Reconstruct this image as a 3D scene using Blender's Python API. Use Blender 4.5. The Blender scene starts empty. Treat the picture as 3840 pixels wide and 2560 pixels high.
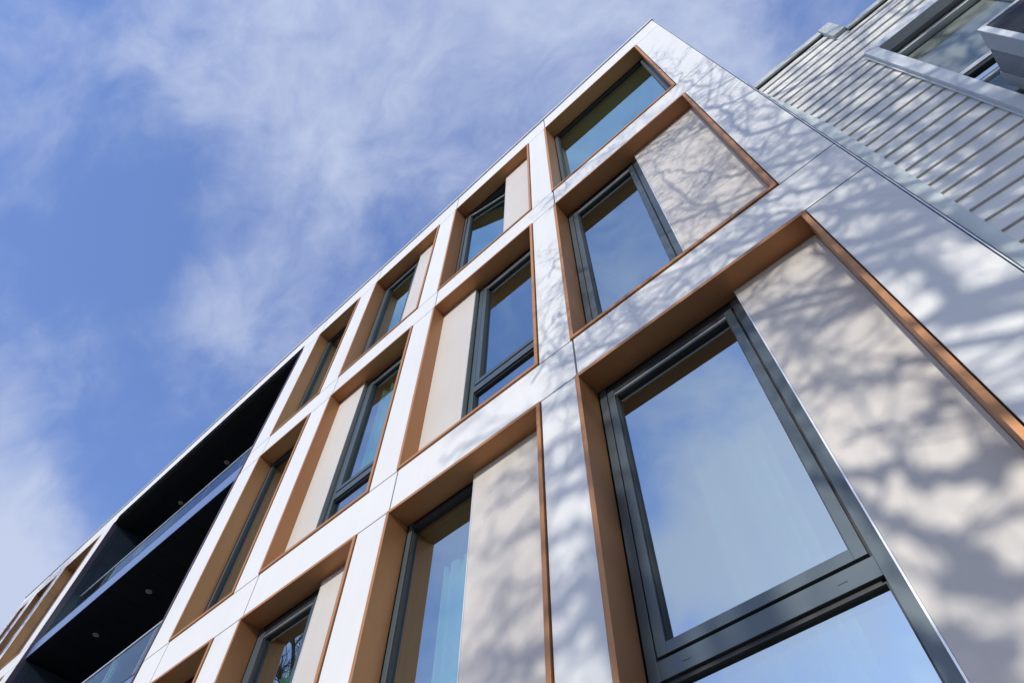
import bpy, bmesh, math, random
import numpy as np
from mathutils import Vector, Matrix
R_ = math.radians
scn = bpy.context.scene
col = scn.collection
H0 = 1.6            # eye height: facade heights below are measured from the eye

# ------------------------------------------------------------------ camera
def rot(a, b, c):
    ca, sa, cb, sb, cc, sc = math.cos(a), math.sin(a), math.cos(b), math.sin(b), math.cos(c), math.sin(c)
    return (Matrix(((ca, -sa, 0), (sa, ca, 0), (0, 0, 1))) @ Matrix(((1, 0, 0), (0, cb, -sb), (0, sb, cb)))
            @ Matrix(((cc, -sc, 0), (sc, cc, 0), (0, 0, 1))))
CAMR = rot(R_(43.49444216), R_(148.43613231), R_(0.95253363))
CAMLOC = Vector((0, -2.10865, H0))
cd = bpy.data.cameras.new('camera'); cam = bpy.data.objects.new('camera', cd); col.objects.link(cam)
cd.sensor_fit = 'HORIZONTAL'; cd.sensor_width = 36; cd.lens = 23.5265
cd.clip_start = 0.05; cd.clip_end = 2000
cam.matrix_world = Matrix.Translation(CAMLOC) @ CAMR.to_4x4()
scn.camera = cam

# ------------------------------------------------------------------ light
SUN = Vector((0.1375, -1.0, 0.375)).normalized()          # direction towards the sun
sun_el = math.asin(SUN.z); sun_rot = math.atan2(SUN.x, SUN.y)
sl = bpy.data.lights.new('sun', 'SUN'); sl.energy = 3.1; sl.angle = R_(0.44); sl.color = (1.0, 0.96, 0.865)
so = bpy.data.objects.new('sun', sl); col.objects.link(so)
so.rotation_euler = (-SUN).to_track_quat('-Z', 'Y').to_euler(); so.location = (5, -30, 30)
scn.view_settings.view_transform = 'Standard'; scn.view_settings.look = 'None'
scn.view_settings.exposure = 0.10; scn.view_settings.gamma = 1; scn.view_settings.use_curve_mapping = False

W = bpy.data.worlds.new('World'); scn.world = W; W.use_nodes = True
nt = W.node_tree; nt.nodes.clear()
def N(t, **k):
    n = nt.nodes.new(t)
    for a, b in k.items(): setattr(n, a, b)
    return n
def L(a, b): nt.links.new(a, b)
def mth(op, a, b=None, clamp=False):
    n = N('ShaderNodeMath', operation=op, use_clamp=clamp)
    for i, v in enumerate((a, b)):
        if v is None: continue
        if isinstance(v, (int, float)): n.inputs[i].default_value = v
        else: L(v, n.inputs[i])
    return n.outputs[0]
sky = N('ShaderNodeTexSky', sky_type='NISHITA', sun_disc=False, sun_elevation=sun_el, sun_rotation=sun_rot,
        altitude=50, air_density=1.0, dust_density=.4, ozone_density=2.2)
tc = N('ShaderNodeTexCoord'); D = tc.outputs['Generated']
def raydir(px, py, wd=2352.0):       # sky direction seen at a given place of the photograph's sky
    f = 2509.49 * wd / 3840
    return (CAMR @ Vector(((px - wd / 2) / f, -(py - wd / 3) / f, -1))).normalized()
wn = N('ShaderNodeTexNoise'); wn.inputs['Scale'].default_value = 2.2; wn.inputs['Detail'].default_value = 5; L(D, wn.inputs['Vector'])
wm = N('ShaderNodeVectorMath', operation='MULTIPLY_ADD'); L(wn.outputs['Color'], wm.inputs[0]); wm.inputs[1].default_value = (.34, .34, .34); L(D, wm.inputs[2])
n1 = N('ShaderNodeTexNoise'); n1.inputs['Scale'].default_value = 2.6; n1.inputs['Detail'].default_value = 9; n1.inputs['Roughness'].default_value = .5; L(wm.outputs[0], n1.inputs['Vector'])
mp = N('ShaderNodeMapping'); mp.inputs['Rotation'].default_value = (0.3, 0.2, 0.9); mp.inputs['Scale'].default_value = (1.5, 2.3, 1.8); L(wm.outputs[0], mp.inputs['Vector'])
n2 = N('ShaderNodeTexNoise'); n2.inputs['Scale'].default_value = 3.4; n2.inputs['Detail'].default_value = 10; n2.inputs['Roughness'].default_value = .56; L(mp.outputs[0], n2.inputs['Vector'])
warp = N('ShaderNodeTexNoise'); warp.inputs['Scale'].default_value = 4.5; warp.inputs['Detail'].default_value = 4; L(D, warp.inputs['Vector'])
wv = N('ShaderNodeVectorMath', operation='MULTIPLY_ADD'); L(warp.outputs['Color'], wv.inputs[0]); wv.inputs[1].default_value = (.22, .22, .22)
off = N('ShaderNodeVectorMath', operation='ADD'); L(D, off.inputs[0]); off.inputs[1].default_value = (-.11, -.11, -.11); L(off.outputs[0], wv.inputs[2])
nrm = N('ShaderNodeVectorMath', operation='NORMALIZE'); L(wv.outputs[0], nrm.inputs[0])
n3 = N('ShaderNodeTexNoise'); n3.inputs['Scale'].default_value = 9; n3.inputs['Detail'].default_value = 8; n3.inputs['Roughness'].default_value = .6; L(mp.outputs[0], n3.inputs['Vector'])
cov = mth('ADD', mth('ADD', mth('MULTIPLY', n1.outputs[0], 1.15), mth('MULTIPLY', n2.outputs[0], 1.0)), mth('MULTIPLY', n3.outputs[0], .62))
cov = mth('SUBTRACT', cov, 1.03)
blobs = [  # (x, y, sharpness, weight) in the photograph's sky, 2352 px wide
    (560, 130, 70, .24), (760, 270, 90, .15), (640, 430, 120, .20), (880, 420, 160, .10), (1150, 130, 80, .13), (1420, 180, 90, .16), (1640, 60, 120, .18),
    (560, 740, 260, .24), (490, 830, 200, .14), (90, 1230, 190, .52), (20, 1380, 190, .36), (0, 1050, 200, .10),
    (400, 520, 130, -.30), (250, 640, 110, -.26), (420, 1000, 160, -.26), (220, 900, 200, -.10), (120, 250, 60, -.04), (860, 560, 200, -.30), (1080, 480, 400, -.15), (250, 1180, 500, -.22), (1230, 60, 300, .06), (1800, 60, 300, -.04), (330, 1330, 300, -.25)]
# clouds behind the viewer, known from their reflections in the window glass
mir = [(1800, 1150, 150, .58), (1640, 930, 220, .36), (1560, 1330, 700, .25), (1700, 800, 900, -.2), (1720, 1330, 150, .35), (1900, 1420, 200, .15), (1450, 1120, 500, -.35), (1390, 560, 250, -.05), (1170, 760, 260, -.35), (1400, 680, 400, .25), (1060, 1250, 300, .25)]
for (bx, by, k, wgt) in blobs + [(a, -b_, c, d_) for a, b_, c, d_ in mir]:
    v = raydir(bx, abs(by))
    if by < 0: v.y = -v.y
    dp = N('ShaderNodeVectorMath', operation='DOT_PRODUCT'); L(nrm.outputs[0], dp.inputs[0]); dp.inputs[1].default_value = v
    e = mth('EXPONENT', mth('MULTIPLY', mth('SUBTRACT', dp.outputs['Value'], 1.0), k))
    cov = mth('ADD', cov, mth('MULTIPLY', e, wgt))
rm = N('ShaderNodeMapRange', interpolation_type='SMOOTHSTEP'); L(cov, rm.inputs['Value'])
rm.inputs['From Min'].default_value = -.05; rm.inputs['From Max'].default_value = 1.05
rm.inputs['To Min'].default_value = .04; rm.inputs['To Max'].default_value = .92
# blue of the air scattered by the Nishita sky, lifted a little by thin high haze
skm = N('ShaderNodeVectorMath', operation='MULTIPLY'); L(sky.outputs[0], skm.inputs[0]); skm.inputs[1].default_value = (1.15, 1.24, 1.58)
sadd = N('ShaderNodeVectorMath', operation='ADD'); L(skm.outputs[0], sadd.inputs[0]); sadd.inputs[1].default_value = (.58, 1.0, 2.5)
mixc = N('ShaderNodeMix', data_type='RGBA'); L(rm.outputs[0], mixc.inputs['Factor']); L(sadd.outputs[0], mixc.inputs[6]); mixc.inputs[7].default_value = (5.5, 6.15, 7.9, 1)
sd = N('ShaderNodeVectorMath', operation='DOT_PRODUCT'); L(D, sd.inputs[0]); sd.inputs[1].default_value = SUN
sg = mth('ADD', mth('MULTIPLY', mth('POWER', mth('MAXIMUM', sd.outputs['Value'], 0.0), 4.0), .6), 1.0)
gl = N('ShaderNodeVectorMath', operation='SCALE'); L(mixc.outputs[2], gl.inputs[0]); L(sg, gl.inputs['Scale'])
bg = N('ShaderNodeBackground'); L(gl.outputs[0], bg.inputs['Color']); bg.inputs['Strength'].default_value = .1
wo = N('ShaderNodeOutputWorld'); L(bg.outputs[0], wo.inputs['Surface'])

# ------------------------------------------------------------------ materials
MATS = {}
def mat(name, base, rough=.5, metal=0.0, spec=.5, var=.04, vscale=(3, 3, 3), fine=0.0, fscale=(60, 60, 60), bump=0.0, coat=0.0, stain=0.0):
    m = bpy.data.materials.new(name); m.use_nodes = True; t = m.node_tree; b = t.nodes['Principled BSDF']
    b.inputs['Roughness'].default_value = rough; b.inputs['Metallic'].default_value = metal
    b.inputs['Specular IOR Level'].default_value = spec; b.inputs['Coat Weight'].default_value = coat
    g = t.nodes.new('ShaderNodeNewGeometry'); 
    def noise(sc, det, ro=.5):
        mp = t.nodes.new('ShaderNodeMapping'); mp.inputs['Scale'].default_value = sc; t.links.new(g.outputs['Position'], mp.inputs['Vector'])
        n = t.nodes.new('ShaderNodeTexNoise'); n.inputs['Scale'].default_value = 1; n.inputs['Detail'].default_value = det; n.inputs['Roughness'].default_value = ro
        t.links.new(mp.outputs[0], n.inputs['Vector']); return n.outputs[0]
    def mr(v, a, c):
        r = t.nodes.new('ShaderNodeMapRange'); t.links.new(v, r.inputs[0]); r.inputs[1].default_value = .25; r.inputs[2].default_value = .75
        r.inputs[3].default_value = a; r.inputs[4].default_value = c; return r.outputs[0]
    f = mr(noise(vscale, 4), 1 - var, 1 + var)
    if fine:
        f2 = mr(noise(fscale, 3, .7), 1 - fine, 1 + fine)
        mm = t.nodes.new('ShaderNodeMath'); mm.operation = 'MULTIPLY'; t.links.new(f, mm.inputs[0]); t.links.new(f2, mm.inputs[1]); f = mm.outputs[0]
    if stain:
        f3 = mr(noise((9, 9, .7), 6, .65), 1 - stain, 1.0)
        mm = t.nodes.new('ShaderNodeMath'); mm.operation = 'MULTIPLY'; t.links.new(f, mm.inputs[0]); t.links.new(f3, mm.inputs[1]); f = mm.outputs[0]
    # small difference from one piece to the next
    oi = t.nodes.new('ShaderNodeObjectInfo'); rr = t.nodes.new('ShaderNodeMapRange'); t.links.new(oi.outputs['Random'], rr.inputs[0]); rr.inputs[3].default_value = 1 - var * .7; rr.inputs[4].default_value = 1 + var * .7
    mm = t.nodes.new('ShaderNodeMath'); mm.operation = 'MULTIPLY'; t.links.new(f, mm.inputs[0]); t.links.new(rr.outputs[0], mm.inputs[1]); f = mm.outputs[0]
    vm = t.nodes.new('ShaderNodeVectorMath'); vm.operation = 'SCALE'; vm.inputs[0].default_value = base; t.links.new(f, vm.inputs['Scale'])
    t.links.new(vm.outputs[0], b.inputs['Base Color'])
    rv = t.nodes.new('ShaderNodeMapRange'); t.links.new(noise(vscale, 3), rv.inputs[0]); rv.inputs[3].default_value = max(.02, rough - .06); rv.inputs[4].default_value = min(1, rough + .06)
    t.links.new(rv.outputs[0], b.inputs['Roughness'])
    if bump:
        bp = t.nodes.new('ShaderNodeBump'); bp.inputs['Strength'].default_value = 1; bp.inputs['Distance'].default_value = bump
        t.links.new(noise(fscale, 4, .6), bp.inputs['Height']); t.links.new(bp.outputs[0], b.inputs['Normal'])
    MATS[name] = m; return m
mat('white_panel', (.668, .660, .630), .42, var=.018, vscale=(1.3, 1.3, 1.3), fine=.012, fscale=(90, 90, 90), stain=.05)
mat('joint_dark', (.02, .02, .022), .8)
mat('coping', (.74, .74, .73), .35, metal=.2, var=.03)
mat('bronze_v', (.425, .202, .088), .45, metal=.35, spec=.25, var=.05, vscale=(2, 2, .8), fine=.07, fscale=(240, 240, 5), bump=.00012)
mat('bronze_h', (.425, .202, .088), .45, metal=.35, spec=.25, var=.05, vscale=(.8, 2, 2), fine=.07, fscale=(5, 240, 240), bump=.00012)
mat('beige_panel', (.535, .493, .442), .46, var=.035, vscale=(1.5, 1.5, 1.5), fine=.02, fscale=(160, 160, 160), stain=.05)
mat('panel_trim', (.78, .78, .76), .3, metal=.4)
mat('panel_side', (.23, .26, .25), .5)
mat('frame_grey', (.08, .102, .112), .33, metal=.35, var=.03, fine=.015, fscale=(300, 300, 300))
mat('gasket', (.012, .012, .014), .55)
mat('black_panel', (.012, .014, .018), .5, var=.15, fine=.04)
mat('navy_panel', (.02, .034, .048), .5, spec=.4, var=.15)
mat('fascia_blue', (.115, .165, .30), .22, spec=.7, var=.04)
mat('aluminium', (.72, .73, .74), .3, metal=.7)
mat('plum_trim', (.11, .08, .10), .4, metal=.3)
mat('room_paint', (.55, .62, .52), .8)
mat('room_ceiling', (.60, .78, .68), .8)
mat('curtain_mint', (.40, .60, .54), .85, var=.05, vscale=(6, 6, .6))
mat('curtain_white', (.62, .68, .70), .85, var=.05, vscale=(6, 6, .6))
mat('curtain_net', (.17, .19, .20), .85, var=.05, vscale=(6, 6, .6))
mat('head_shaded', (.022, .025, .03), .4)  # frame head with the soffit's shade put into its colour
mat('board_white', (.72, .712, .67), .62, var=.05, vscale=(1, 3, 6), fine=.12, fscale=(2.0, 40, 230), bump=.0012, stain=.06)
mat('flashing_green', (.62, .68, .65), .45, var=.04, fine=.03, stain=.05)
mat('old_grey_trim', (.47, .51, .50), .5, var=.06, fine=.08, fscale=(50, 50, 50), stain=.1)
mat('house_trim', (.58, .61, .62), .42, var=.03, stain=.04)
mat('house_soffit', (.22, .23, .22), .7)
mat('ac_white', (.72, .74, .73), .45, stain=.05)
mat('ac_grey', (.42, .45, .48), .5, stain=.05)
mat('ac_dark', (.03, .032, .035), .55)
mat('coil', (.07, .075, .085), .45, metal=.5)
mat('blind', (.27, .28, .28), .7)
mat('bark', (.11, .085, .065), .9, var=.25, vscale=(8, 8, 3), fine=.3, fscale=(60, 60, 12))
mat('twig', (.12, .09, .07), .9, var=.2)
mat('pavement', (.11, .105, .10), .9, var=.12, vscale=(.4, .4, .4), fine=.08, fscale=(40, 40, 40))
mat('asphalt', (.05, .05, .05), .9, var=.15, fine=.2, fscale=(60, 60, 60))
mat('kerbstone', (.33, .33, .32), .85, fine=.1)
mat('lamp_white', (.75, .75, .74), .4)

def glass(name, tint, f0, ior, rough=0.0, coat=(.83, .96, 1, 1)):
    m = bpy.data.materials.new(name); m.use_nodes = True; t = m.node_tree; t.nodes.clear()
    o = t.nodes.new('ShaderNodeOutputMaterial'); mx = t.nodes.new('ShaderNodeMixShader')
    g = t.nodes.new('ShaderNodeBsdfGlossy'); g.inputs['Roughness'].default_value = rough; g.inputs['Color'].default_value = coat
    tr = t.nodes.new('ShaderNodeBsdfTransparent'); tr.inputs['Color'].default_value = (*tint, 1)
    fr = t.nodes.new('ShaderNodeFresnel'); fr.inputs['IOR'].default_value = ior
    mr = t.nodes.new('ShaderNodeMapRange'); mr.inputs[3].default_value = f0; mr.inputs[4].default_value = 1; t.links.new(fr.outputs[0], mr.inputs[0])
    # very slight waviness of real float glass
    geo = t.nodes.new('ShaderNodeNewGeometry'); nz = t.nodes.new('ShaderNodeTexNoise'); nz.inputs['Scale'].default_value = 1.3; nz.inputs['Detail'].default_value = 1
    t.links.new(geo.outputs['Position'], nz.inputs['Vector']); bp = t.nodes.new('ShaderNodeBump'); bp.inputs['Strength'].default_value = .35; bp.inputs['Distance'].default_value = .004
    t.links.new(nz.outputs[0], bp.inputs['Height']); t.links.new(bp.outputs[0], g.inputs['Normal'])
    t.links.new(mr.outputs[0], mx.inputs[0]); t.links.new(tr.outputs[0], mx.inputs[1]); t.links.new(g.outputs[0], mx.inputs[2]); t.links.new(mx.outputs[0], o.inputs[0])
    MATS[name] = m
glass('pane_outer', (.70, .93, .87), .50, 1.6)
glass('pane_inner', (.82, .92, .88), .10, 1.6)
glass('pane_teal', (.62, .95, .86), .60, 1.6, coat=(.70, .985, 1, 1))
glass('rail_glass', (.78, .88, .84), .06, 1.6)
glass('house_glass', (.86, .9, .88), .05, 1.5)

# ------------------------------------------------------------------ mesh helpers
class MB:
    def __init__(s): s.v = []; s.f = []; s.m = []
    def poly(s, pts, mi=0):
        b = len(s.v); s.v += [tuple(p) for p in pts]; s.f.append(tuple(range(b, b + len(pts)))); s.m.append(mi)
    def hexa(s, p, mi=0):      # 8 corners: 0-3 front ring, 4-7 back ring
        b = len(s.v); s.v += [tuple(q) for q in p]
        for f in ((0, 1, 2, 3), (7, 6, 5, 4), (0, 4, 5, 1), (1, 5, 6, 2), (2, 6, 7, 3), (3, 7, 4, 0)):
            s.f.append(tuple(b + i for i in f)); s.m.append(mi)
    def box(s, x0, x1, y0, y1, z0, z1, mi=0):
        s.hexa([(x0, y0, z0), (x1, y0, z0), (x1, y0, z1), (x0, y0, z1), (x0, y1, z0), (x1, y1, z0), (x1, y1, z1), (x0, y1, z1)], mi)
    def build(s, name, mats, parent=None, bevel=0, smooth=False, recalc=True):
        me = bpy.data.meshes.new(name); me.from_pydata(s.v, [], s.f)
        if isinstance(mats, str): mats = [mats]
        for m in mats: me.materials.append(MATS[m])
        me.polygons.foreach_set('material_index', s.m)
        if smooth: me.polygons.foreach_set('use_smooth', [True] * len(me.polygons))
        me.update()
        if recalc: bm = bmesh.new(); bm.from_mesh(me); bmesh.ops.recalc_face_normals(bm, faces=bm.faces); bm.to_mesh(me); bm.free()
        o = bpy.data.objects.new(name, me); col.objects.link(o)
        if parent: o.parent = parent
        if bevel:
            md = o.modifiers.new('bevel', 'BEVEL'); md.width = bevel; md.segments = 2; md.limit_method = 'ANGLE'
        return o
def Z(v): return v + H0
def bx(name, m, parent, x0, x1, y0, y1, z0, z1, bevel=0):
    b = MB(); b.box(x0, x1, y0, y1, Z(z0), Z(z1)); return b.build(name, m, parent, bevel)
def tag(o, label=None, cat=None, group=None, kind=None):
    for k, v in (('label', label), ('category', cat), ('group', group), ('kind', kind)):
        if v: o[k] = v
    return o
def thing(name, label, cat, loc=(0, 0, 0), group=None):
    o = bpy.data.objects.new(name, None); col.objects.link(o); o.location = loc; o.empty_display_size = .2
    return tag(o, label, cat, group)
def keep(o, root):     # geometry is written in world coordinates: undo the root's offset
    o.matrix_parent_inverse = Matrix.Translation(-root.location); return o

# ------------------------------------------------------------------ ground
b = MB(); b.poly([(-400, -400, -.016), (400, -400, -.016), (400, 400, -.016), (-400, 400, -.016)]); tag(b.build('ground', 'pavement'), kind='structure')
b = MB(); b.box(-80, 80, -16, -6.3, -.3, -.012); tag(b.build('road', 'asphalt'), kind='structure')
b = MB(); b.box(-80, 80, -6.0, -.05, -.2, .0); tag(b.build('pavement', 'pavement'), kind='structure')
b = MB(); b.box(-80, 80, -6.3, -6.0, -.2, .004); tag(b.build('kerb', 'kerbstone', bevel=.02), kind='structure')

# ------------------------------------------------------------------ main building
XR = .671; XL = -18.45; ZR = 10.70
B = thing('apartment_building', 'modern white panelled apartment building with deep copper framed windows and a dark balcony recess', 'building')
COL = {1: (-1.423, .278), 2: (-3.289, -1.738), 3: (-5.191, -3.651), 4: (-6.701, -5.601), 6: (-15.796, -14.254), 7: (-17.151, -16.229), 8: (-18.008, -17.588)}
ROW = {1: (7.342, 10.138), 2: (4.130, 6.916), 3: (.905, 3.666)}
YW = .012; G = .0075; GF = .010      # wall face, half joint, gap round the frames
JB = {1: 7.372, 2: 4.158, 3: .93}; JT = {1: 10.098, 2: 6.912, 3: 3.676}   # joints below / above the windows
BAL = (-13.674, -7.212)

def panel(x0, x1, z0, z1): return bx('wall_panel', 'white_panel', B, x0, x1, YW, YW + .03, z0, z1, .0015)
def vj(c): return COL[c][0] + .012
# bands
band = [(10.104 + .0, 10.655)]
roofx = [XR, vj(1), vj(2), vj(3), vj(4), -8.275, -9.815, -11.345, -12.87, -14.40, vj(6), vj(7), vj(8), XL]
topz = 10.138 + .012
for a, c in zip(roofx[1:], roofx[:-1]): panel(a + G, c - G, topz, 10.655)
for r in (1, 2):      # spandrel bands between the rows
    z0, z1 = ROW[r + 1][1] + .012, ROW[r][0] - .012
    xs = [XR, vj(1), vj(2), vj(3), vj(4), BAL[1] + .035]
    for a, c in zip(xs[1:], xs[:-1]): panel(a + G, c - G, z0, z1)
    xs = [BAL[0] - .035, vj(6), vj(7), vj(8), XL]
    for a, c in zip(xs[1:], xs[:-1]): panel(a + G, c - G, z0, z1)
xs = [XR, vj(1), vj(2), vj(3), vj(4), BAL[1] + .035]
for a, c in zip(xs[1:], xs[:-1]): panel(a + G, c - G, -1.2, ROW[3][0] - .012)
xs = [BAL[0] - .035, vj(6), vj(7), vj(8), XL]
for a, c in zip(xs[1:], xs[:-1]): panel(a + G, c - G, -1.2, ROW[3][0] - .012)
for r in (1, 2, 3):   # piers between the windows
    z0, z1 = ROW[r][0] + .0, ROW[r][1] + .0
    if r == 1: z1 = 10.138
    piers = [(COL[1][1], XR - G), (COL[2][1], COL[1][0]), (COL[3][1], COL[2][0]), (COL[4][1], COL[3][0]), (BAL[1] + .035 - GF, COL[4][0]),
             (COL[6][1], BAL[0] - .035 + GF), (COL[7][1], COL[6][0]), (COL[8][1], COL[7][0]), (XL, COL[8][0])]
    for k, (a, c) in enumerate(piers):
        lo = G if k == len(piers) - 1 else GF
        panel(a + (0 if k == 8 else GF), c - (GF if k else 0), z0, z1)
# dark backing behind the joints (with the window openings left free)
b = MB(); y0, y1 = YW + .036, .32
T = .03
bands = [(XL + .01, XR - .004, ROW[1][1] - .02, 10.66), (BAL[1] + .022, XR - .004, ROW[2][1] - .02, ROW[1][0] + .02), (BAL[1] + .022, XR - .004, ROW[3][1] - .02, ROW[2][0] + .02), (BAL[1] + .022, XR - .004, -1.6, ROW[3][0] + .02),
         (XL + .01, BAL[0] - .022, ROW[2][1] - .02, ROW[1][0] + .02), (XL + .01, BAL[0] - .022, ROW[3][1] - .02, ROW[2][0] + .02), (XL + .01, BAL[0] - .022, -1.6, ROW[3][0] + .02)]
for (a, c, d, e) in bands: b.box(a, c, y0, y1, Z(d), Z(e))
for r in (1, 2, 3):
    d, e = ROW[r][0] + .0201, ROW[r][1] - .0201
    for (a, c) in [(COL[1][1] - .02, XR - .004), (COL[2][1] - .02, COL[1][0] + .02), (COL[3][1] - .02, COL[2][0] + .02), (COL[4][1] - .02, COL[3][0] + .02), (BAL[1] + .022, COL[4][0] + .02),
                   (COL[6][1] - .02, BAL[0] - .022), (COL[7][1] - .02, COL[6][0] + .02), (COL[8][1] - .02, COL[7][0] + .02), (XL + .01, COL[8][0] + .02)]:
        b.box(a, c, y0, y1, Z(d), Z(e))
b.build('backing_wall', 'joint_dark', B)
# body: side walls, roof, rear
bx('side_wall', 'white_panel', B, XR - .05, XR - .002, y1 + .001, 12, -1.6, 10.66)
bx('side_wall', 'white_panel', B, XL + .01, XL + .06, y1 + .001, 12, -1.6, 10.66)
bx('rear_wall', 'white_panel', B, XL + .06, XR - .05, 11.9, 12, -1.6, 10.66)
bx('roof', 'old_grey_trim', B, XL + .06, XR - .05, y1 + .001, 11.9, 10.45, 10.62)
bx('corner_trim', 'aluminium', B, XR + .004, XR + .010, .03, .16, -1.2, 10.60)
bx('corner_trim', 'joint_dark', B, XR + .012, XR + .024, .06, .16, -1.2, 6.1)
# roof coping: thin drip edge, shadow gap, cap
cx = [XR + .012, -1.41, -4.41, -7.41, -10.41, -13.41, -16.41, XL - .02]
for i_, (a, c) in enumerate(zip(cx[1:], cx[:-1])):
    bx('coping', 'coping', B, a + .0025, c - .0025, -.006 - .001 * (i_ % 2), .34, 10.69, 10.725 + .001 * (i_ % 2), .003)
bx('coping_gap', 'joint_dark', B, XL + .01, XR - .006, .03, .32, 10.661, 10.689)

def surround(x0, x1, z0, z1, depth=.2, t=T):
    b = MB(); y0 = 0.0
    X0, X1, Z0, Z1 = x0, x1, Z(z0), Z(z1); i0, i1, j0, j1 = X0 + t, X1 - t, Z0 + t, Z1 - t
    g = .0006
    def seg(o1, o2, n1, n2, mi):   # outer edge o1-o2, inner edge n1-n2
        b.hexa([(o1[0], y0, o1[1]), (o2[0], y0, o2[1]), (n2[0], y0, n2[1]), (n1[0], y0, n1[1]),
                (o1[0], depth, o1[1]), (o2[0], depth, o2[1]), (n2[0], depth, n2[1]), (n1[0], depth, n1[1])], mi)
    seg((X0 + g, Z1), (X1 - g, Z1), (i0 + g, j1), (i1 - g, j1), 1)
    seg((X0 + g, Z0), (X1 - g, Z0), (i0 + g, j0), (i1 - g, j0), 1)
    seg((X0, Z0 + g), (X0, Z1 - g), (i0, j0 + g), (i0, j1 - g), 0)
    seg((X1, Z0 + g), (X1, Z1 - g), (i1, j0 + g), (i1, j1 - g), 0)
    return b.build('window', ['bronze_v', 'bronze_h'], B, .0012)

def ring(b, x0, x1, z0, z1, w, y0, y1, mi=0):
    b.box(x0, x0 + w, y0, y1, z0, z1, mi); b.box(x1 - w, x1, y0, y1, z0, z1, mi)
    b.box(x0 + w, x1 - w, y0, y1, z0, z0 + w, mi); b.box(x0 + w, x1 - w, y0, y1, z1 - w, z1, mi)

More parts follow.
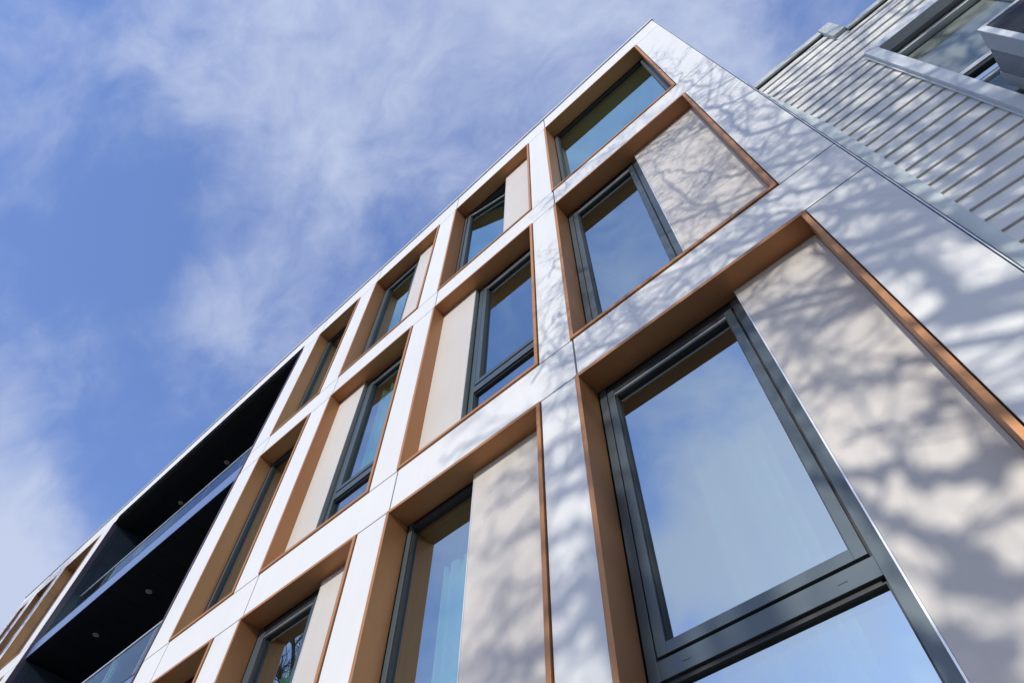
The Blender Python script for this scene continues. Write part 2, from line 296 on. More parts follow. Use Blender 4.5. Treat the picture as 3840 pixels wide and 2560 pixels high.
def make_window(c, r, kind, px=None, pane_y=(.238, .266), room=True):
    """kind: 'full' | 'right' (infill panel on the right, from px) | 'left' (infill panel on the left, up to px);
       options add +sash +transom +open"""
    x0, x1 = COL[c]; z0, z1 = ROW[r]
    w = surround(x0, x1, z0, z1)
    ix0, ix1, iz0, iz1 = x0 + T, x1 - T, z0 + T, z1 - T
    gx0, gx1 = ix0, ix1
    if 'right' in kind:
        gx1 = px
        p = MB(); p.box(px + .007, ix1 - .0015, .157, .205, Z(iz0), Z(iz1) - .001); q = p.build('infill_panel', 'beige_panel', w, .001)
        p = MB(); p.box(px - .002, px + .006, .1555, .207, Z(iz0), Z(iz1) - .001); p.build('panel_trim', 'panel_trim', w)
    if 'left' in kind:
        gx0 = px + .012
        p = MB(); p.box(ix0 + .0015, px - .008, .157, .205, Z(iz0), Z(iz1) - .001); p.build('infill_panel', 'beige_panel', w, .001)
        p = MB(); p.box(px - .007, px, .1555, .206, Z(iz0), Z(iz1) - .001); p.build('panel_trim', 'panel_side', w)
    # fixed outer frame
    f = MB(); fw = .062; yo = .202
    rw = fw if 'sash' in kind else .055
    f.box(gx0 + .009, gx0 + rw, yo, .29, Z(iz0 + .001), Z(iz1 - .002)); f.box(gx1 - rw, gx1 - .003, yo, .29, Z(iz0 + .001), Z(iz1 - .002))
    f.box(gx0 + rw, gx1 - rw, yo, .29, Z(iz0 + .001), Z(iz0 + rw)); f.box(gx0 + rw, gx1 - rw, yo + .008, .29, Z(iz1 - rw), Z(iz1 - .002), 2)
    f.box(gx0 + .002, gx0 + .0085, yo + .03, .29, Z(iz0 + .001), Z(iz1 - .002), 1)
    a0, a1, c0, c1 = gx0 + fw, gx1 - (fw if 'sash' in kind else .055), iz0 + .055, iz1 - fw
    if 'sash' not in kind: a0 = gx0 + .057; c1 = iz1 - .056
    tz = None
    if 'transom' in kind:
        tz = z0 + .694
        f.box(a0, a1, yo, .29, Z(tz), Z(tz + .086))
        f.box(a0 + .02, a1 - .02, yo + .018, .29, Z(tz - .016), Z(tz - .001), 1)
    f.build('window_frame', ['frame_grey', 'gasket', 'head_shaded'], w, .0015)
    def panes(x_0, x_1, z_0, z_1, par, rotated=None):
        for y, m in zip(pane_y, ('pane_teal' if r == 1 else 'pane_outer', 'pane_inner')):
            p = MB(); p.poly([(x_0, y, Z(z_0)), (x_1, y, Z(z_0)), (x_1, y, Z(z_1)), (x_0, y, Z(z_1))])
            o = p.build('pane', m, par, recalc=False)
            if rotated: rotated(o)
    low = tz + .086 if tz else iz0 + .056
    if 'sash' in kind or 'open' in kind:
        s = MB(); gp = .011; sw = .052
        sx0, sx1, sz0, sz1 = a0 + gp, a1 - gp, low + gp, c1 - gp
        ys = yo - .006
        s.box(sx0, sx0 + sw, ys, .285, Z(sz0), Z(sz1)); s.box(sx1 - sw, sx1, ys, .285, Z(sz0), Z(sz1)); s.box(sx0 + sw, sx1 - sw, ys, .285, Z(sz0), Z(sz0 + sw))
        s.box(sx0 + sw, sx1 - sw, ys + .004, .285, Z(sz1 - sw + .006), Z(sz1), 2); s.box(sx0 + sw, sx1 - sw, ys, .285, Z(sz1 - sw), Z(sz1 - sw + .0058), 3)  # top rail in shade colour; bright lip paints in its sunlit edge
        g = .007      # black gasket round the glass
        ring(s, sx0 + sw + .0005, sx1 - sw - .0005, Z(sz0 + sw + .0005), Z(sz1 - sw - .0005), g, yo + .012, .28, 1)
        so_ = s.build('sash', ['frame_grey', 'gasket', 'head_shaded', 'aluminium'], w, .0012)
        rb = MB(); ring(rb, a0 - .004, a1 + .004, Z(low - .004), Z(c1 + .004), .02, .225, .29); rb.build('rebate', 'gasket', w)
        turn = None
        if 'open' in kind:      # casement ajar, hinged on its left side, swung into the room
            piv = Vector((sx0, .285, 0)); M = Matrix.Translation(piv) @ Matrix.Rotation(R_(9.5), 4, 'Z') @ Matrix.Translation(-piv)
            so_.matrix_world = M
            def turn(o): o.matrix_world = M
        panes(sx0 + sw, sx1 - sw, sz0 + sw, sz1 - sw, w, turn)
        if 'sash' in kind and tz:
            h = MB()
            for xx in (sx0 + .13, sx1 - .13): h.box(xx - .02, xx + .02, yo - .0008, yo + .004, Z(tz + .036), Z(tz + .040))
            h.build('drain_slot', 'gasket', w)
    else:
        gk = MB(); ring(gk, a0 + .0005, a1 - .0005, Z(low - .0), Z(c1 - .0005), .008, yo + .014, .28); gk.build('gasket', 'gasket', w)
        panes(a0, a1, low, c1, w)
    if tz:
        gk = MB(); ring(gk, a0 + .0005, a1 - .0005, Z(iz0 + .0555), Z(tz - .0165), .008, yo + .014, .28); gk.build('gasket', 'gasket', w)
        panes(a0, a1, iz0 + .056, tz - .017, w)
    if room:
        rx0, rx1, rz0, rz1, d = x0 - .14 + .06, x1 + .12, z0 - .02, z1 - .005, 2.4
        rx0 = max(rx0, XL + .08); rx1 = min(rx1, XR - .06)
        m = MB(); y = .3205
        A = [(rx0, y, Z(rz0)), (rx1, y, Z(rz0)), (rx1, y, Z(rz1)), (rx0, y, Z(rz1))]; Q = [(p[0], d, p[2]) for p in A]
        m.poly([A[0], A[1], Q[1], Q[0]]); m.poly([A[1], A[2], Q[2], Q[1]]); m.poly([A[2], A[3], Q[3], Q[2]], 1); m.poly([A[3], A[0], Q[0], Q[3]]); m.poly(Q)
        m.build('room_interior', ['room_paint', 'room_ceiling'], w)
    return w

make_window(1, 1, 'full')
make_window(1, 2, 'right+sash', -.457)
make_window(1, 3, 'right+sash+transom', -.298)
make_window(2, 1, 'right+open', -2.330)
make_window(2, 2, 'left+sash+transom', -2.727)
make_window(2, 3, 'right', -2.506)
make_window(3, 1, 'right+sash', -4.240)
make_window(3, 2, 'left+sash+transom', -4.672)
make_window(3, 3, 'right+sash+transom', -4.246)
make_window(4, 1, 'full')
make_window(4, 2, 'full')
make_window(4, 3, 'full')
for c in (6, 7, 8):
    for r in (1, 2, 3):
        make_window(c, r, 'full')

# ------------------------------------------------------------------ balcony recess
x0, x1 = BAL; zt = ROW[1][1]
BY = 1.9
bal = MB()           # thin dark frame round the opening
bal.box(x0 - .03, x0, .0, .10, Z(-1.2), Z(zt + .0)); bal.box(x1, x1 + .028, .0, .10, Z(-1.2), Z(zt)); bal.box(x0 - .03, x1 + .028, .004, .10, Z(zt + .0005), Z(zt + .011))
balc = bal.build('balcony', 'plum_trim', B, .002)
for s, xx in ((-1, x0), (1, x1)):
    for (ya, yb) in ((.101, .214), (.218, .90), (.904, BY)):
        for (za, zb) in ((7.33, zt), (4.13, 6.99), (-1.6, 3.79)):
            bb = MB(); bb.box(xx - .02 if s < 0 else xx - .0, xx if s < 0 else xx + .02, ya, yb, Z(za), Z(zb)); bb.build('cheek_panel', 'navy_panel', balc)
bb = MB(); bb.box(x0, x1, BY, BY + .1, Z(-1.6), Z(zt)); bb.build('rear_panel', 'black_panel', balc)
pitch = (x1 - x0) / 14
for lvl, zz in enumerate((zt, 7.0, 3.79)):
    for k in range(14):
        xa = x0 + k * pitch
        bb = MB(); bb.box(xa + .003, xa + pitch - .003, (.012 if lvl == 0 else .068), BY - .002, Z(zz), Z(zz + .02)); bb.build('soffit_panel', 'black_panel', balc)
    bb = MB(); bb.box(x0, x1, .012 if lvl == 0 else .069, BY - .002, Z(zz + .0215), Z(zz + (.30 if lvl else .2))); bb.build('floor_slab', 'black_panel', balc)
    for k, lx in enumerate((-8.75, -10.45, -12.115)):
        yy = .64 if lvl == 0 else .54
        d = MB(); n = 20
        rr = [(.052, 0.0), (.052, -.005), (.040, -.007), (.034, .012)]
        for i in range(n):
            a, c = 2 * math.pi * i / n, 2 * math.pi * (i + 1) / n
            for (r1, h1), (r2, h2) in zip(rr[:-1], rr[1:]):
                d.poly([(lx + r1 * math.cos(a), yy + r1 * math.sin(a), Z(zz - .0005) + h1), (lx + r1 * math.cos(c), yy + r1 * math.sin(c), Z(zz - .0005) + h1),
                        (lx + r2 * math.cos(c), yy + r2 * math.sin(c), Z(zz - .0005) + h2), (lx + r2 * math.cos(a), yy + r2 * math.sin(a), Z(zz - .0005) + h2)])
        d.poly([(lx + .034 * math.cos(2 * math.pi * i / n), yy + .034 * math.sin(2 * math.pi * i / n), Z(zz) - .0012) for i in range(n)], 1)
        d.box(lx - .030, lx + .030, yy - .004, yy + .004, Z(zz) - .006, Z(zz) - .002, 0)
        if not (lvl == 0 and k == 0): d.build('downlight', ['lamp_white', 'old_grey_trim'], balc)
    if lvl == 0: continue
    # fascia sheets
    js = [x0 + .002, -12.1, -9.6, x1 - .002] if lvl == 1 else [x0 + .002, -11.4, -9.19, x1 - .002]
    for a, c in zip(js[:-1], js[1:]):
        bb = MB(); bb.box(a + .002, c - .002, .052, .067, Z(zz - .004), Z(zz + .30)); bb.build('fascia', 'fascia_blue', balc, .001)
    bb = MB(); bb.box(x0 + .002, x1 - .002, .050, .30, Z(zz + .301), Z(zz + .322)); bb.build('slab_edge', 'gasket', balc)
    # glass balustrade
    rz = 8.42 if lvl == 1 else 5.165
    gj = [x0 + .03, -12.60, -11.50, -10.40, -9.30, -8.25, x1 - .03] if lvl == 1 else [x0 + .03, -12.4, -11.3, -10.25, -9.195, -8.2, x1 - .03]
    for a, c in zip(gj[:-1], gj[1:]):
        bb = MB(); bb.box(a + .008, c - .008, .262, .278, Z(zz + .323), Z(rz - .022)); bb.build('rail_pane', 'rail_glass', balc)
        bb = MB(); bb.box(c - .0075, c + .0075, .264, .276, Z(zz + .323), Z(rz - .022)); bb.build('pane_edge', 'aluminium', balc)
    bb = MB(); bb.box(x0 + .002, x1 - .002, .25, .29, Z(rz - .02), Z(rz + .01)); bb.build('handrail', 'aluminium', balc, .003)

# ------------------------------------------------------------------ curtains and blinds behind the glass
def curtain(label, x0, x1, zb, zt, y, m, seed=0, group=None, drop=.0, pitch=.16, amp=.035):
    rnd = random.Random(seed); b = MB(); nx = int((x1 - x0) / .012); nz = 14
    ph = [rnd.uniform(-1, 1) for _ in range(9)]
    def yy(x, t):
        a = 2 * math.pi * x / pitch
        return y + amp * math.sin(a + ph[0] + .5 * math.sin(2.1 * x + ph[1]) + .25 * t * ph[2]) + .3 * amp * math.sin(2.3 * a + ph[3]) * (1 - t)
    V = []
    for j in range(nz + 1):
        t = j / nz
        for i in range(nx + 1):
            x = x0 + (x1 - x0) * i / nx
            scal = drop * abs(math.sin(math.pi * x / pitch + ph[0] / 2)) if j == nz else 0
            V.append((x, yy(x, t), Z(zb + (zt - zb) * t - scal)))
    b.v = V
    for j in range(nz):
        for i in range(nx):
            k = j * (nx + 1) + i; b.f.append((k, k + 1, k + nx + 2, k + nx + 1)); b.m.append(0)
    o = b.build('curtain', m, smooth=True); md = o.modifiers.new('thick', 'SOLIDIFY'); md.thickness = .002
    return tag(o, label, 'curtain', group or 'curtains hung behind the windows')
curtain('mint green gathered curtain in the middle row window third from the right end', -4.60, -3.70, 4.2, 6.80, .37, 'curtain_mint', 1, drop=.05)
curtain('pale blue white curtain with ragged gathered top in the bottom centre window', -3.02, -2.52, .95, 3.26, .42, 'curtain_white', 2, drop=.06, pitch=.13)
curtain('soft green curtain with rounded folds in the bottom row window third from the right', -4.82, -4.28, .95, 3.22, .40, 'curtain_mint', 3, drop=.09, pitch=.2, amp=.05)
curtain('mint green curtain in the narrow middle row window beside the balcony', -6.52, -5.66, 4.2, 6.62, .38, 'curtain_mint', 4, drop=.05)
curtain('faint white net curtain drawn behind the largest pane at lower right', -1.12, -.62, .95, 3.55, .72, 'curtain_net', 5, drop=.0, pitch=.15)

# ------------------------------------------------------------------ neighbouring house
Hs = thing('clapboard_house', 'older neighbouring house clad in white horizontal boards with a stepped grey roof edge', 'house')
YN = .12; PIT = .1205; NX1 = 5.2
lap = .0135
def board_mesh(x0, x1, h=PIT):
    m = MB(); y = 0.0
    # thin lapped board: lower edge stands proud of the one below, with a shadow groove under it
    P = lambda x: [(x, -lap, 0.0), (x, -lap, .006), (x, 0.0, h - .002), (x, .02, h - .002), (x, .02, 0.0)]
    a, c = P(x0), P(x1); bs = len(m.v); m.v += a + c
    for i in range(5):
        j = (i + 1) % 5; m.f.append((bs + i, bs + j, bs + 5 + j, bs + 5 + i)); m.m.append(0)
    m.f.append(tuple(bs + i for i in range(5))); m.m.append(0); m.f.append(tuple(bs + 9 - i for i in range(5))); m.m.append(0)
    return m
cache = {}
def board(x0, x1, z, h=PIT):
    key = (round(x0, 3), round(x1, 3), round(h, 4))
    if key not in cache:
        o = board_mesh(x0, x1, h).build('board', 'board_white', Hs); cache[key] = o.data
    else:
        o = bpy.data.objects.new('board', cache[key]); col.objects.link(o); o.parent = Hs
    o.location = (0, YN, Z(z))
    return o
rb = random.Random(5)
WX0, WZT = 1.278, 5.06
nb = 0; zz = 5.86 - PIT * 46 - .008
while zz < 5.97:
    z = zz
    if z + PIT <= WZT + .02:
        board(.69, WX0 - .001, z); 
    elif z < 5.60:
        jx = rb.choice([2.2, 2.9, 3.4, 1.9]); board(.69, jx - .001, z); board(jx + .001, NX1, z)
    else:
        top = min(z + PIT, 5.97); hh = top - z
        if hh > .02: board(.69, 1.40, z, hh)
        h2 = min(z + PIT, 5.70) - z
        if h2 > .02: board(1.4005, NX1, z, h2)
    zz += PIT
bx('house_wall', 'joint_dark', Hs, .70, WX0 + .05, YN + .021, YN + .3, -1.6, 5.96)
bx('house_wall', 'joint_dark', Hs, WX0 + .051, NX1, YN + .021, YN + .3, 5.0, 5.68)
bx('house_wall', 'joint_dark', Hs, 2.9, NX1, YN + .021, YN + .3, -1.6, 4.999)
# corner flashing: upright grey-green strip that narrows towards the roof
m = MB(); yf = YN - .014
prof = [(.676, -1.5), (.781, -1.5), (.781, 4.54), (.765, 4.85), (.737, 5.39), (.708, 5.96), (.676, 5.96)]
k = len(prof); m.v = [(x, yf, Z(z)) for x, z in prof] + [(x, yf + .006, Z(z)) for x, z in prof]
m.f.append(tuple(range(k))); m.f.append(tuple(range(2 * k - 1, k - 1, -1))); m.m += [0, 0]
for i in range(k): j = (i + 1) % k; m.f.append((i, j, k + j, k + i)); m.m.append(0)
m.build('corner_flashing', 'flashing_green', Hs)
# roof edge: cap sheet with a drip lip, in two heights with a box end between
def cap(x0, x1, z0, z1):
    m = MB(); yf = YN - .034
    m.box(x0, x1, yf, YN + .5, Z(z0), Z(z1)); m.box(x0, x1, YN - .016, YN + .3, Z(z0 - .008), Z(z0 - .0005), 1)
    return m.build('roof_edge', ['old_grey_trim', 'joint_dark'], Hs, .003)
cap(.690, 1.325, 5.965, 6.045); cap(1.43, NX1, 5.685, 5.75)
bx('roof_edge_box', 'old_grey_trim', Hs, 1.327, 1.428, YN - .045, YN + .5, 5.72, 6.04, .006)
bx('roof_edge_skirt', 'house_trim', Hs, 1.335, 1.425, YN - .012, YN - .003, 5.66, 5.72)
# house window
hw = MB(); tp = .055; wz0 = 1.9
YT = YN - tp
hw.box(WX0, WX0 + .072, YT, YN + .02, Z(wz0), Z(WZT)); hw.box(WX0 + .0725, 3.0, YT, YN + .02, Z(4.98), Z(WZT)); hw.box(WX0 - .012, WX0 + .005, YT + .03, YT + .034, Z(wz0), Z(WZT))
win = hw.build('window', 'house_trim', Hs, .004)
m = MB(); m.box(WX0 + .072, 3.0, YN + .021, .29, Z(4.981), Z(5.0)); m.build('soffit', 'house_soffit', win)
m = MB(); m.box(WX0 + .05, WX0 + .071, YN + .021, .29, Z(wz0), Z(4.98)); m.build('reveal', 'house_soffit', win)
m = MB(); wl = WX0 + .073
m.box(wl, 3.0, .175, .22, Z(4.925), Z(4.965)); m.box(wl, wl + .03, .175, .22, Z(wz0), Z(4.9245)); m.box(wl + .031, 3.0, .17, .22, Z(4.15), Z(4.19)); m.box(wl + .031, 3.0, .185, .23, Z(3.98), Z(4.005))
m.box(1.97, 2.0, .172, .22, Z(4.191), Z(4.924)); m.build('window_frame', 'house_trim', win, .003)
m = MB(); m.box(wl, 3.0, .176, .22, Z(4.9655), Z(4.979)); m.box(wl + .031, 3.0, .178, .22, Z(4.118), Z(4.149)); m.build('seal', 'gasket', win)
for (za, zb) in ((4.19, 4.925), (1.9, 4.118)):
    m = MB(); m.poly([(wl + .03, .20, Z(za)), (3.0, .20, Z(za)), (3.0, .20, Z(zb)), (wl + .03, .20, Z(zb))]); m.build('pane', 'house_glass', win, recalc=False)
m = MB(); m.box(WX0 + .05, 3.1, .9, .95, Z(1.8), Z(5.1)); m.build('room_interior', 'room_paint', win)
bl = MB(); z = 4.9
bl.box(wl + .04, 2.9, .225, .229, Z(4.25), Z(4.92)); 
tag(bl.build('roller_blind', 'blind'), 'dull grey roller blind pulled down behind the upper pane of the old house window', 'blind')
bl = MB()
for k in range(34):
    z = 4.10 - k * .03
    bl.hexa([(wl + .04, .235, Z(z)), (2.9, .235, Z(z)), (2.9, .236, Z(z + .002)), (wl + .04, .236, Z(z + .002)), (wl + .04, .262, Z(z + .012)), (2.9, .262, Z(z + .012)), (2.9, .262, Z(z + .014)), (wl + .04, .262, Z(z + .014))])
tag(bl.build('slatted_blind', 'blind'), 'slatted blind behind the lower pane of the old house window', 'blind')
# window air conditioner
ac = thing('air_conditioner', 'grey window air conditioner sticking out of the old house window', 'air conditioner', (1.77, 0, Z(3.3)))
def A(mb, name, m, bev=0): return keep(mb.build(name, m, ac, bev), ac)
ax0, ax1, ay0, ay1, az0, az1 = 1.435, 2.12, -.19, .165, 3.28, 3.775
m = MB(); m.box(ax0, ax1, ay0 + .001, -.072, Z(az0), Z(az1) ); m.box(ax0, ax1, .082, ay1, Z(az0), Z(az1)); m.box(ax0 + .02, ax1 - .02, -.071, .081, Z(az0), Z(az1), 1); A(m, 'casing', ['ac_grey', 'ac_dark'], .003)
m = MB(); m.box(ax0 - .004, ax0 + .03, ay0 - .006, ay0, Z(az0), Z(az1 + .004)); m.box(ax1 - .03, ax1 + .004, ay0 - .006, ay0, Z(az0), Z(az1 + .004)); m.box(ax0 + .03, ax1 - .03, ay0 - .006, ay0, Z(az1 - .018), Z(az1 + .004)); A(m, 'front_rim', 'ac_white', .002)
m = MB(); m.box(ax0 + .031, ax1 - .031, ay0 - .003, ay0, Z(az1 - .06), Z(az1 - .019)); A(m, 'recess', 'ac_dark')
m = MB()
k = 0; z = az0 + .01
while z < az1 - .062:
    m.box(ax0 + .031, ax1 - .031, ay0 - .006, ay0 - .001, Z(z), Z(z + .005)); z += .010
A(m, 'coil_grille', 'coil')
for k in range(30):
    z = az0 + .012 + k * .0158
    if z > az1 - .012: break
    m = MB(); m.hexa([(ax0 + .001, -.069, Z(z)), (ax0 + .001, .079, Z(z)), (ax0 + .001, .079, Z(z + .007)), (ax0 + .001, -.069, Z(z + .007)),
                      (ax0 + .019, -.069, Z(z + .005)), (ax0 + .019, .079, Z(z + .005)), (ax0 + .019, .079, Z(z + .012)), (ax0 + .019, -.069, Z(z + .012))]); A(m, 'louvre', 'ac_grey')

# ------------------------------------------------------------------ bare street trees
def in_view(p, mrg=60):
    v = CAMR.transposed() @ (Vector(p) - CAMLOC)
    if v.z >= -.01: return False
    x = 1920 + 2509.5 * v.x / -v.z; y = 1280 - 2509.5 * v.y / -v.z
    return -mrg < x < 3840 + mrg and -mrg < y < 2560 + mrg
def in_glass(p):          # would it show in the big panes?  the street trees stand clear of those reflections
    k = 2.10865 / (2.10865 - p[1]); x, z = p[0] * k, (p[2] - H0) * k
    return -3.2 < x < -.3 and 1.12 < z < 7
def tube(mb, pts, rad, sides):
    base = len(mb.v); n = len(pts); up = Vector((.13, .2, .97))
    for i, p in enumerate(pts):
        d = (pts[min(i + 1, n - 1)] - pts[max(i - 1, 0)]).normalized()
        a = d.cross(up)
        if a.length < 1e-3: a = d.cross(Vector((1, 0, 0)))
        a.normalize(); c = d.cross(a)
        for k in range(sides):
            t = 2 * math.pi * k / sides; q = p + (a * math.cos(t) + c * math.sin(t)) * rad[i]; mb.v.append(tuple(q))
    for i in range(n - 1):
        for k in range(sides):
            k2 = (k + 1) % sides; mb.f.append((base + i * sides + k, base + i * sides + k2, base + (i + 1) * sides + k2, base + (i + 1) * sides + k)); mb.m.append(0)
def grow(mb, rnd, start, d, length, r, level, maxlev, trop, dens, clip):
    n = max(3, int(4 + length * 1.6)) if level < maxlev else 3
    pts = [start.copy()]; dirs = []; p = start.copy(); d = d.normalized(); step = length / n
    wob = (.10, .16, .20, .26, .3, .34)[min(level, 5)]
    for i in range(n):
        d = (d + Vector((rnd.gauss(0, wob), rnd.gauss(0, wob), rnd.gauss(0, wob) + trop))).normalized()
        p = p + d * step; pts.append(p.copy()); dirs.append(d.copy())
    if clip and any(in_view(q) or q.y > -.6 or in_glass(q) for q in pts): return
    r1 = max(r * (.45 if level < maxlev else .5), .0022)
    rad = [r + (r1 - r) * (i / n) ** 1.1 for i in range(n + 1)]
    tube(mb, pts, rad, (8, 7, 5, 4, 3, 3)[min(level, 5)])
    if level >= maxlev: return
    k = int(length * dens[min(level, len(dens) - 1)]) + 2
    for j in range(k):
        t = .18 + .82 * (j + rnd.random()) / k
        i = min(n - 1, int(t * n)); q = pts[i].lerp(pts[i + 1], t * n - i)
        ang = R_(rnd.uniform(28, 62)); ax = dirs[i].cross(Vector((rnd.gauss(0, 1), rnd.gauss(0, 1), rnd.gauss(0, 1)))).normalized()
        nd = Matrix.Rotation(ang, 3, ax) @ dirs[i]
        rl = length * rnd.uniform(.34, .62) * (1 - .35 * t)
        rr = min(rad[i] * rnd.uniform(.42, .68), rad[i] * .8)
        grow(mb, rnd, q, nd, max(rl, .18), max(rr, .0028), level + 1, maxlev, trop, dens, clip)
def tree(seed, x, y, h, spread, r, label, limbs=11, maxlev=4, dens=(1.6, 1.9, 2.4, 3.2), clip=True, lean=(0, 0), low=.25):
    rnd = random.Random(seed); root = thing('bare_tree', label, 'tree', (x, y, 0), 'leafless street trees along the pavement')
    mb = MB(); pts = [Vector((x, y, -.1))]; d = Vector((lean[0], lean[1], 1)).normalized()
    n = 14; rad = [r * 1.25]
    for i in range(n):
        d = (d + Vector((rnd.gauss(0, .05), rnd.gauss(0, .05), .05))).normalized(); pts.append(pts[-1] + d * h / n); rad.append(r * (1 - .9 * ((i + 1) / n) ** 1.2))
    tube(mb, pts, rad, 14); keep(mb.build('trunk', 'bark', root, smooth=True), root)
    for k in range(limbs):
        t = low + (1 - low) * (k + .3 * rnd.random()) / limbs; i = min(n - 1, int(t * n)); q = pts[i].lerp(pts[i + 1], t * n - i)
        az = k * 2.39996 + rnd.uniform(-.3, .3); el = R_(rnd.uniform(12, 38) + 22 * t)
        nd = Vector((math.cos(az) * math.cos(el), math.sin(az) * math.cos(el), math.sin(el)))
        ln = spread * rnd.uniform(.85, 1.1) * (1.08 - .62 * t)
        mb = MB(); grow(mb, rnd, q, nd, ln, rad[i] * .52, 1, maxlev, .03, dens, clip)
        if mb.v: keep(mb.build('limb', 'twig', root, smooth=True), root)
    return root

# the big tree in front of the right end: its limbs are laid along the paths that their shadows draw on the facade
def facade_point(px, py, y=.02):      # where a place of the photograph (3840 px wide) lies on the facade
    v = CAMR @ Vector(((px - 1920) / 2509.49, -(py - 1280) / 2509.49, -1)); return CAMLOC + v * ((y - CAMLOC.y) / v.y)
def lift(p, dist): return p + SUN * ((dist) / -SUN.y)
rnd = random.Random(8); root = None; pts = []; TH = 1
def start_tree(TX, TY, H_, label, seed):
    global root, pts, TH, rnd
    TH = H_; rnd = random.Random(seed)
    root = thing('bare_tree', label, 'tree', (TX, TY, 0), 'leafless street trees along the pavement')
    mb = MB(); pts = []; rad = []
    for i in range(19):
        t = i / 18; pts.append(Vector((TX + .25 * math.sin(3 * t) + .1 * math.sin(9 * t), TY + .2 * math.sin(4 * t + 1), -.1 + TH * t))); rad.append(.30 * (1 - .9 * t ** 1.15) + .06 * math.exp(-t * 30))
    tube(mb, pts, rad, 16); keep(mb.build('trunk', 'bark', root, smooth=True), root)
def trunk_at(h):
    i = min(17, max(0, int(h / TH * 18))); return pts[i].lerp(pts[i + 1], h / TH * 18 - i)
def catmull(P, n=6):
    out = []
    Q = [P[0]] + P + [P[-1]]
    for i in range(1, len(Q) - 2):
        for k in range(n):
            t = k / n; a, b_, c, d = Q[i - 1], Q[i], Q[i + 1], Q[i + 2]
            out.append(.5 * ((2 * b_) + (c - a) * t + (2 * a - 5 * b_ + 4 * c - d) * t * t + (3 * b_ - a - 3 * c + d) * t ** 3))
    out.append(P[-1]); return out
def limb(path, r0, r1, d0, d1, dens, ltw, hrise=1.6, y=.02):
    """path: places on the photograph from the trunk side outwards; d0..d1: distance from the wall along it"""
    F = [facade_point(a, b_, y) if not isinstance(a, str) else Vector((float(a), 0, b_ + H0)) for a, b_ in path]
    P = [lift(f, d0 + (d1 - d0) * k / max(1, len(F) - 1)) for k, f in enumerate(F)]
    h = max(2.6, P[0].z - hrise); h = min(h, TH * .93); base = trunk_at(h)
    P = [base, base.lerp(P[0], .45) + Vector((0, 0, -.12 * hrise))] + P
    C_ = [p + Vector((rnd.gauss(0, .025), rnd.gauss(0, .03), rnd.gauss(0, .025))) for p in catmull(P)]
    n = len(C_); mb = MB()
    R0 = [r0 + (r1 - r0) * (i / (n - 1)) ** .8 for i in range(n)]
    C2 = []
    for p in C_:
        if in_view(p) or in_glass(p) or p.y > -.8: break
        C2.append(p)
    if len(C2) < 3: return
    tube(mb, C2, R0[:len(C2)], 8)
    acc = 0
    for i in range(1, len(C2)):
        seg = (C2[i] - C2[i - 1]); acc += seg.length * dens * (.35 + .65 * min(1, i / n * 1.6))
        while acc > 1:
            acc -= 1; q = C2[i - 1].lerp(C2[i], rnd.random()); dr = seg.normalized()
            ax = dr.cross(Vector((rnd.gauss(0, 1), rnd.gauss(0, 1), rnd.gauss(0, 1)))).normalized()
            nd = Matrix.Rotation(R_(rnd.uniform(25, 60)), 3, ax) @ dr
            nd.y *= .6
            grow(mb, rnd, q, nd, ltw * rnd.uniform(.5, 1.15), min(R0[i] * rnd.uniform(.3, .6), .022), 3, 5, .03, (2, 3, 4, 6.5, 9), True)
    if mb.v: keep(mb.build('limb', 'twig', root, smooth=True), root)
start_tree(5.3, -8.4, 14.2, 'tall bare tree with wide crown that shades the right end of the facade', 8)
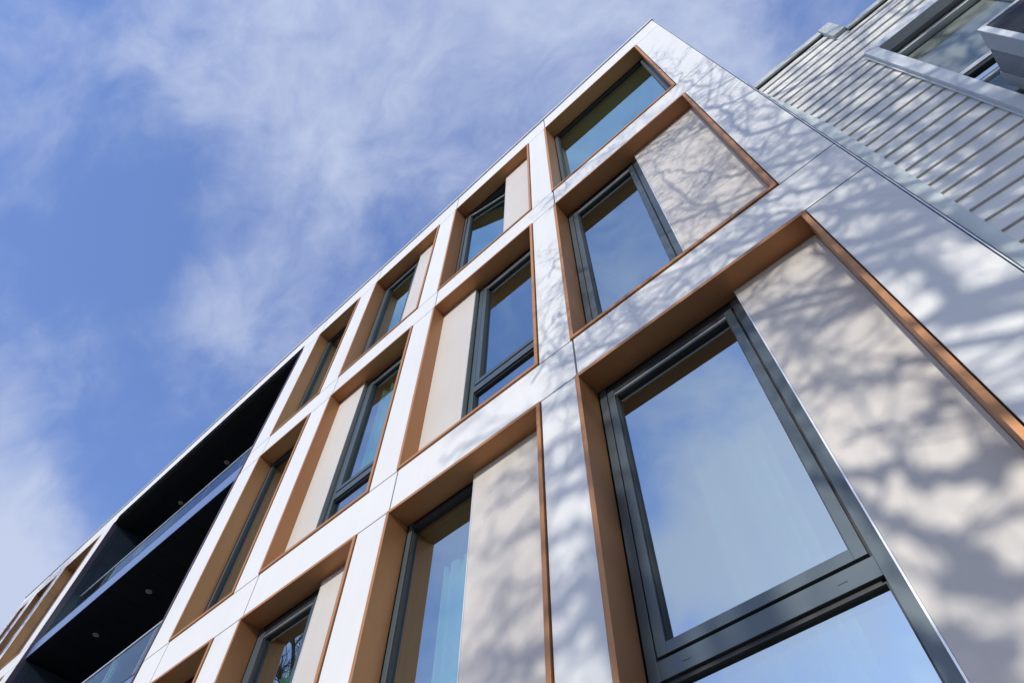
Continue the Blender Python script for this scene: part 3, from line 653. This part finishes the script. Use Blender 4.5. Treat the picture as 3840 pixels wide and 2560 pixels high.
A_ = [
 # thick low limbs, seen as broad soft shadows on the big beige panel and the wall beside it
 ([(3840, 1090), (3500, 1020), (3300, 1000), (3150, 1060), (3000, 1130), (2830, 1125)], .085, .02, 9.0, 8.0),
 ([(3840, 1180), (3560, 1190), (3400, 1230), (3250, 1290), (3080, 1350), (2990, 1330), (2880, 1390)], .05, .012, 8.5, 7.5),
 ([(3840, 1540), (3685, 1608), (3448, 1662), (3260, 1660), (3104, 1659), (2950, 1640)], .07, .02, 8.5, 7.5),
 ([(3840, 2075), (3617, 1960), (3448, 1899), (3327, 1851), (3190, 1797), (3080, 1700)], .075, .018, 9.0, 8.0),
 ([(3840, 2440), (3651, 2311), (3448, 2277), (3300, 2200), (3180, 2090)], .085, .022, 9.0, 8.2),
 ([(3840, 860), (3640, 790), (3420, 770), (3250, 700), (3100, 640)], .06, .012, 7.5, 6.0),
 ([(3700, 1280), (3500, 1400), (3380, 1460), (3240, 1480), (3120, 1540)], .04, .010, 7.5, 7.0),
 ([(3500, 760), (3250, 800), (3060, 800), (2900, 840), (2700, 930), (2500, 1090), (2330, 1190)], .05, .010, 6.5, 5.6),
 ([(3300, 650), (3060, 700), (2860, 760), (2660, 730), (2480, 640), (2400, 560)], .035, .007, 5.6, 4.6),
 ([(3200, 760), (2940, 800), (2700, 830), (2560, 840), (2400, 900)], .03, .006, 5.5, 4.8),
 ([(3000, 600), (2840, 560), (2700, 600), (2600, 590), (2480, 590), (2380, 620)], .03, .006, 5.2, 4.4),
 ([(2900, 480), (2720, 420), (2620, 420), (2560, 430), (2440, 500), (2300, 600), (2200, 700)], .035, .006, 5.6, 4.6),
 ([(2760, 380), (2660, 330), (2560, 300), (2480, 260), (2420, 240)], .025, .005, 5.4, 4.6),
 ([(3100, 480), (2980, 420), (2860, 400), (2760, 380), (2640, 370)], .03, .006, 6.0, 5.0),
 ([(3300, 880), (3100, 900), (2960, 830), (2800, 960), (2640, 1050), (2450, 1130), (2260, 1280)], .045, .008, 6.2, 5.2),
 ([(2700, 1120), (2450, 1240), (2260, 1330), (2130, 1430), (2060, 1540)], .04, .008, 6.4, 5.6),
 ([(2250, 1300), (2130, 1380), (2060, 1330), (1960, 1500), (1800, 1620), (1650, 1720)], .03, .006, 6.0, 5.2),
 ([(2240, 900), (2110, 960), (2080, 1000), (2040, 1080), (2010, 1180)], .02, .005, 5.4, 4.6),
 ([(2200, 620), (2120, 720), (2060, 760), (2000, 820)], .02, .005, 5.2, 4.6),
 ([(2250, 1120), (2100, 1180), (2060, 1240), (2020, 1330)], .02, .005, 5.8, 5.2),
]
for path, r0, r1, d0, d1 in A_:
    limb(path, r0, r1, d0, d1, (4.4 if d0 < 6.7 else 3.0) if d0 < 7.4 else 1.5, .95 if d0 < 7.4 else .9)
for path, r0, r1, d0, d1 in [
 ([(3900, 420), (3700, 400), (3480, 330), (3300, 310), (3120, 250)], .06, .012, 7.2, 6.4),
 ([(3900, 560), (3700, 520), (3500, 500), (3330, 430), (3180, 420), (3040, 360)], .07, .012, 7.4, 6.4),
 ([(3900, 760), (3760, 690), (3600, 690), (3460, 610), (3300, 580)], .06, .012, 7.2, 6.4),
 ([(3900, 250), (3700, 260), (3500, 210), (3330, 190), (3200, 140)], .05, .010, 7.0, 6.2),
 ([(3900, 880), (3800, 880), (3660, 800), (3520, 790)], .05, .010, 7.4, 6.8),
 ([(3900, 650), (3720, 610), (3560, 590), (3400, 530), (3220, 510)], .06, .010, 6.8, 6.0),
 ([(3800, 120), (3600, 110), (3450, 60), (3300, 40)], .05, .010, 6.8, 6.0)]:
    limb(path, r0, r1, d0, d1, 4.2, 1.1, y=.12)
for k in range(12):       # the far side of the crown
    az = -1.9 + k * .33; el = .35 + .12 * (k % 4); mb = MB(); h = 5 + (k * 5.3) % 8.2
    grow(mb, rnd, trunk_at(h), Vector((math.cos(az) * math.cos(el), math.sin(az) * math.cos(el), math.sin(el))), 5.2 - .25 * h, .07, 1, 4, .03, (1.6, 1.9, 2.4, 3.2), True)
    if mb.v: keep(mb.build('limb', 'twig', root, smooth=True), root)
start_tree(1.0, -14.8, 12.0, 'large bare tree across the road whose limbs shade the bottom centre panels', 19)
far_paths = [
 ([(2300, 1900), (2200, 1836), (2120, 1850), (2047, 1873), (1940, 1900), (1850, 1960)], .04, .010, 7.2, 6.6),
 ([(2250, 2250), (2120, 2260), (1965, 2361), (1850, 2380), (1744, 2354)], .06, .016, 7.6, 7.2),
 ([(2250, 2050), (2120, 2010), (2000, 2090), (1880, 2110), (1780, 2190)], .035, .008, 7.0, 6.4),
 ([(2200, 1700), (2100, 1660), (1990, 1740), (1880, 1780), (1780, 1860)], .04, .008, 6.8, 6.2),
 ([(2330, 2400), (2200, 2480), (2100, 2420), (2000, 2520)], .03, .008, 7.0, 6.6),
 ([(2240, 2150), (2160, 2140), (2090, 2190), (2000, 2250)], .03, .006, 6.8, 6.2),
 ([(2300, 2380), (2120, 2420), (1900, 2450), (1760, 2500)], .05, .012, 14, 13),
 ([(2250, 1780), (2080, 1790), (1920, 1690), (1800, 1760)], .04, .01, 14, 13),
 ([(2350, 1560), (2200, 1500), (2000, 1560), (1820, 1640), (1640, 1740)], .04, .01, 14, 13),
]
for path, r0, r1, d0, d1 in far_paths: limb(path, r0 * 1.35, r1 * 1.3, 12.2, 11.4, 1.7, 1.0)
tree(23, 11.8, -9.6, 14.5, 7.2, .22, 'leafless tree further right that shades the white boarded house', limbs=17)
tree(37, -15.8, -4.4, 14.2, 4.6, .42, 'bare tree far down the street that dapples the left end of the facade', limbs=30, dens=(2, 3, 4, 5.5))
tree(41, -30.0, -6.0, 15, 6.5, .22, 'leafless tree at the far end of the pavement, reflected in the balcony glass', limbs=11, maxlev=3, dens=(2, 2.6, 3.2))
tree(53, -17.5, -13.5, 12.5, 5.5, .2, 'bare tree across the road to the left, its tips reflected low in the windows', limbs=11, maxlev=3, dens=(2, 2.6, 3.2))
print('SCRIPT DONE', sum(len(m.polygons) for m in bpy.data.meshes), 'faces in meshes', len(bpy.data.objects))
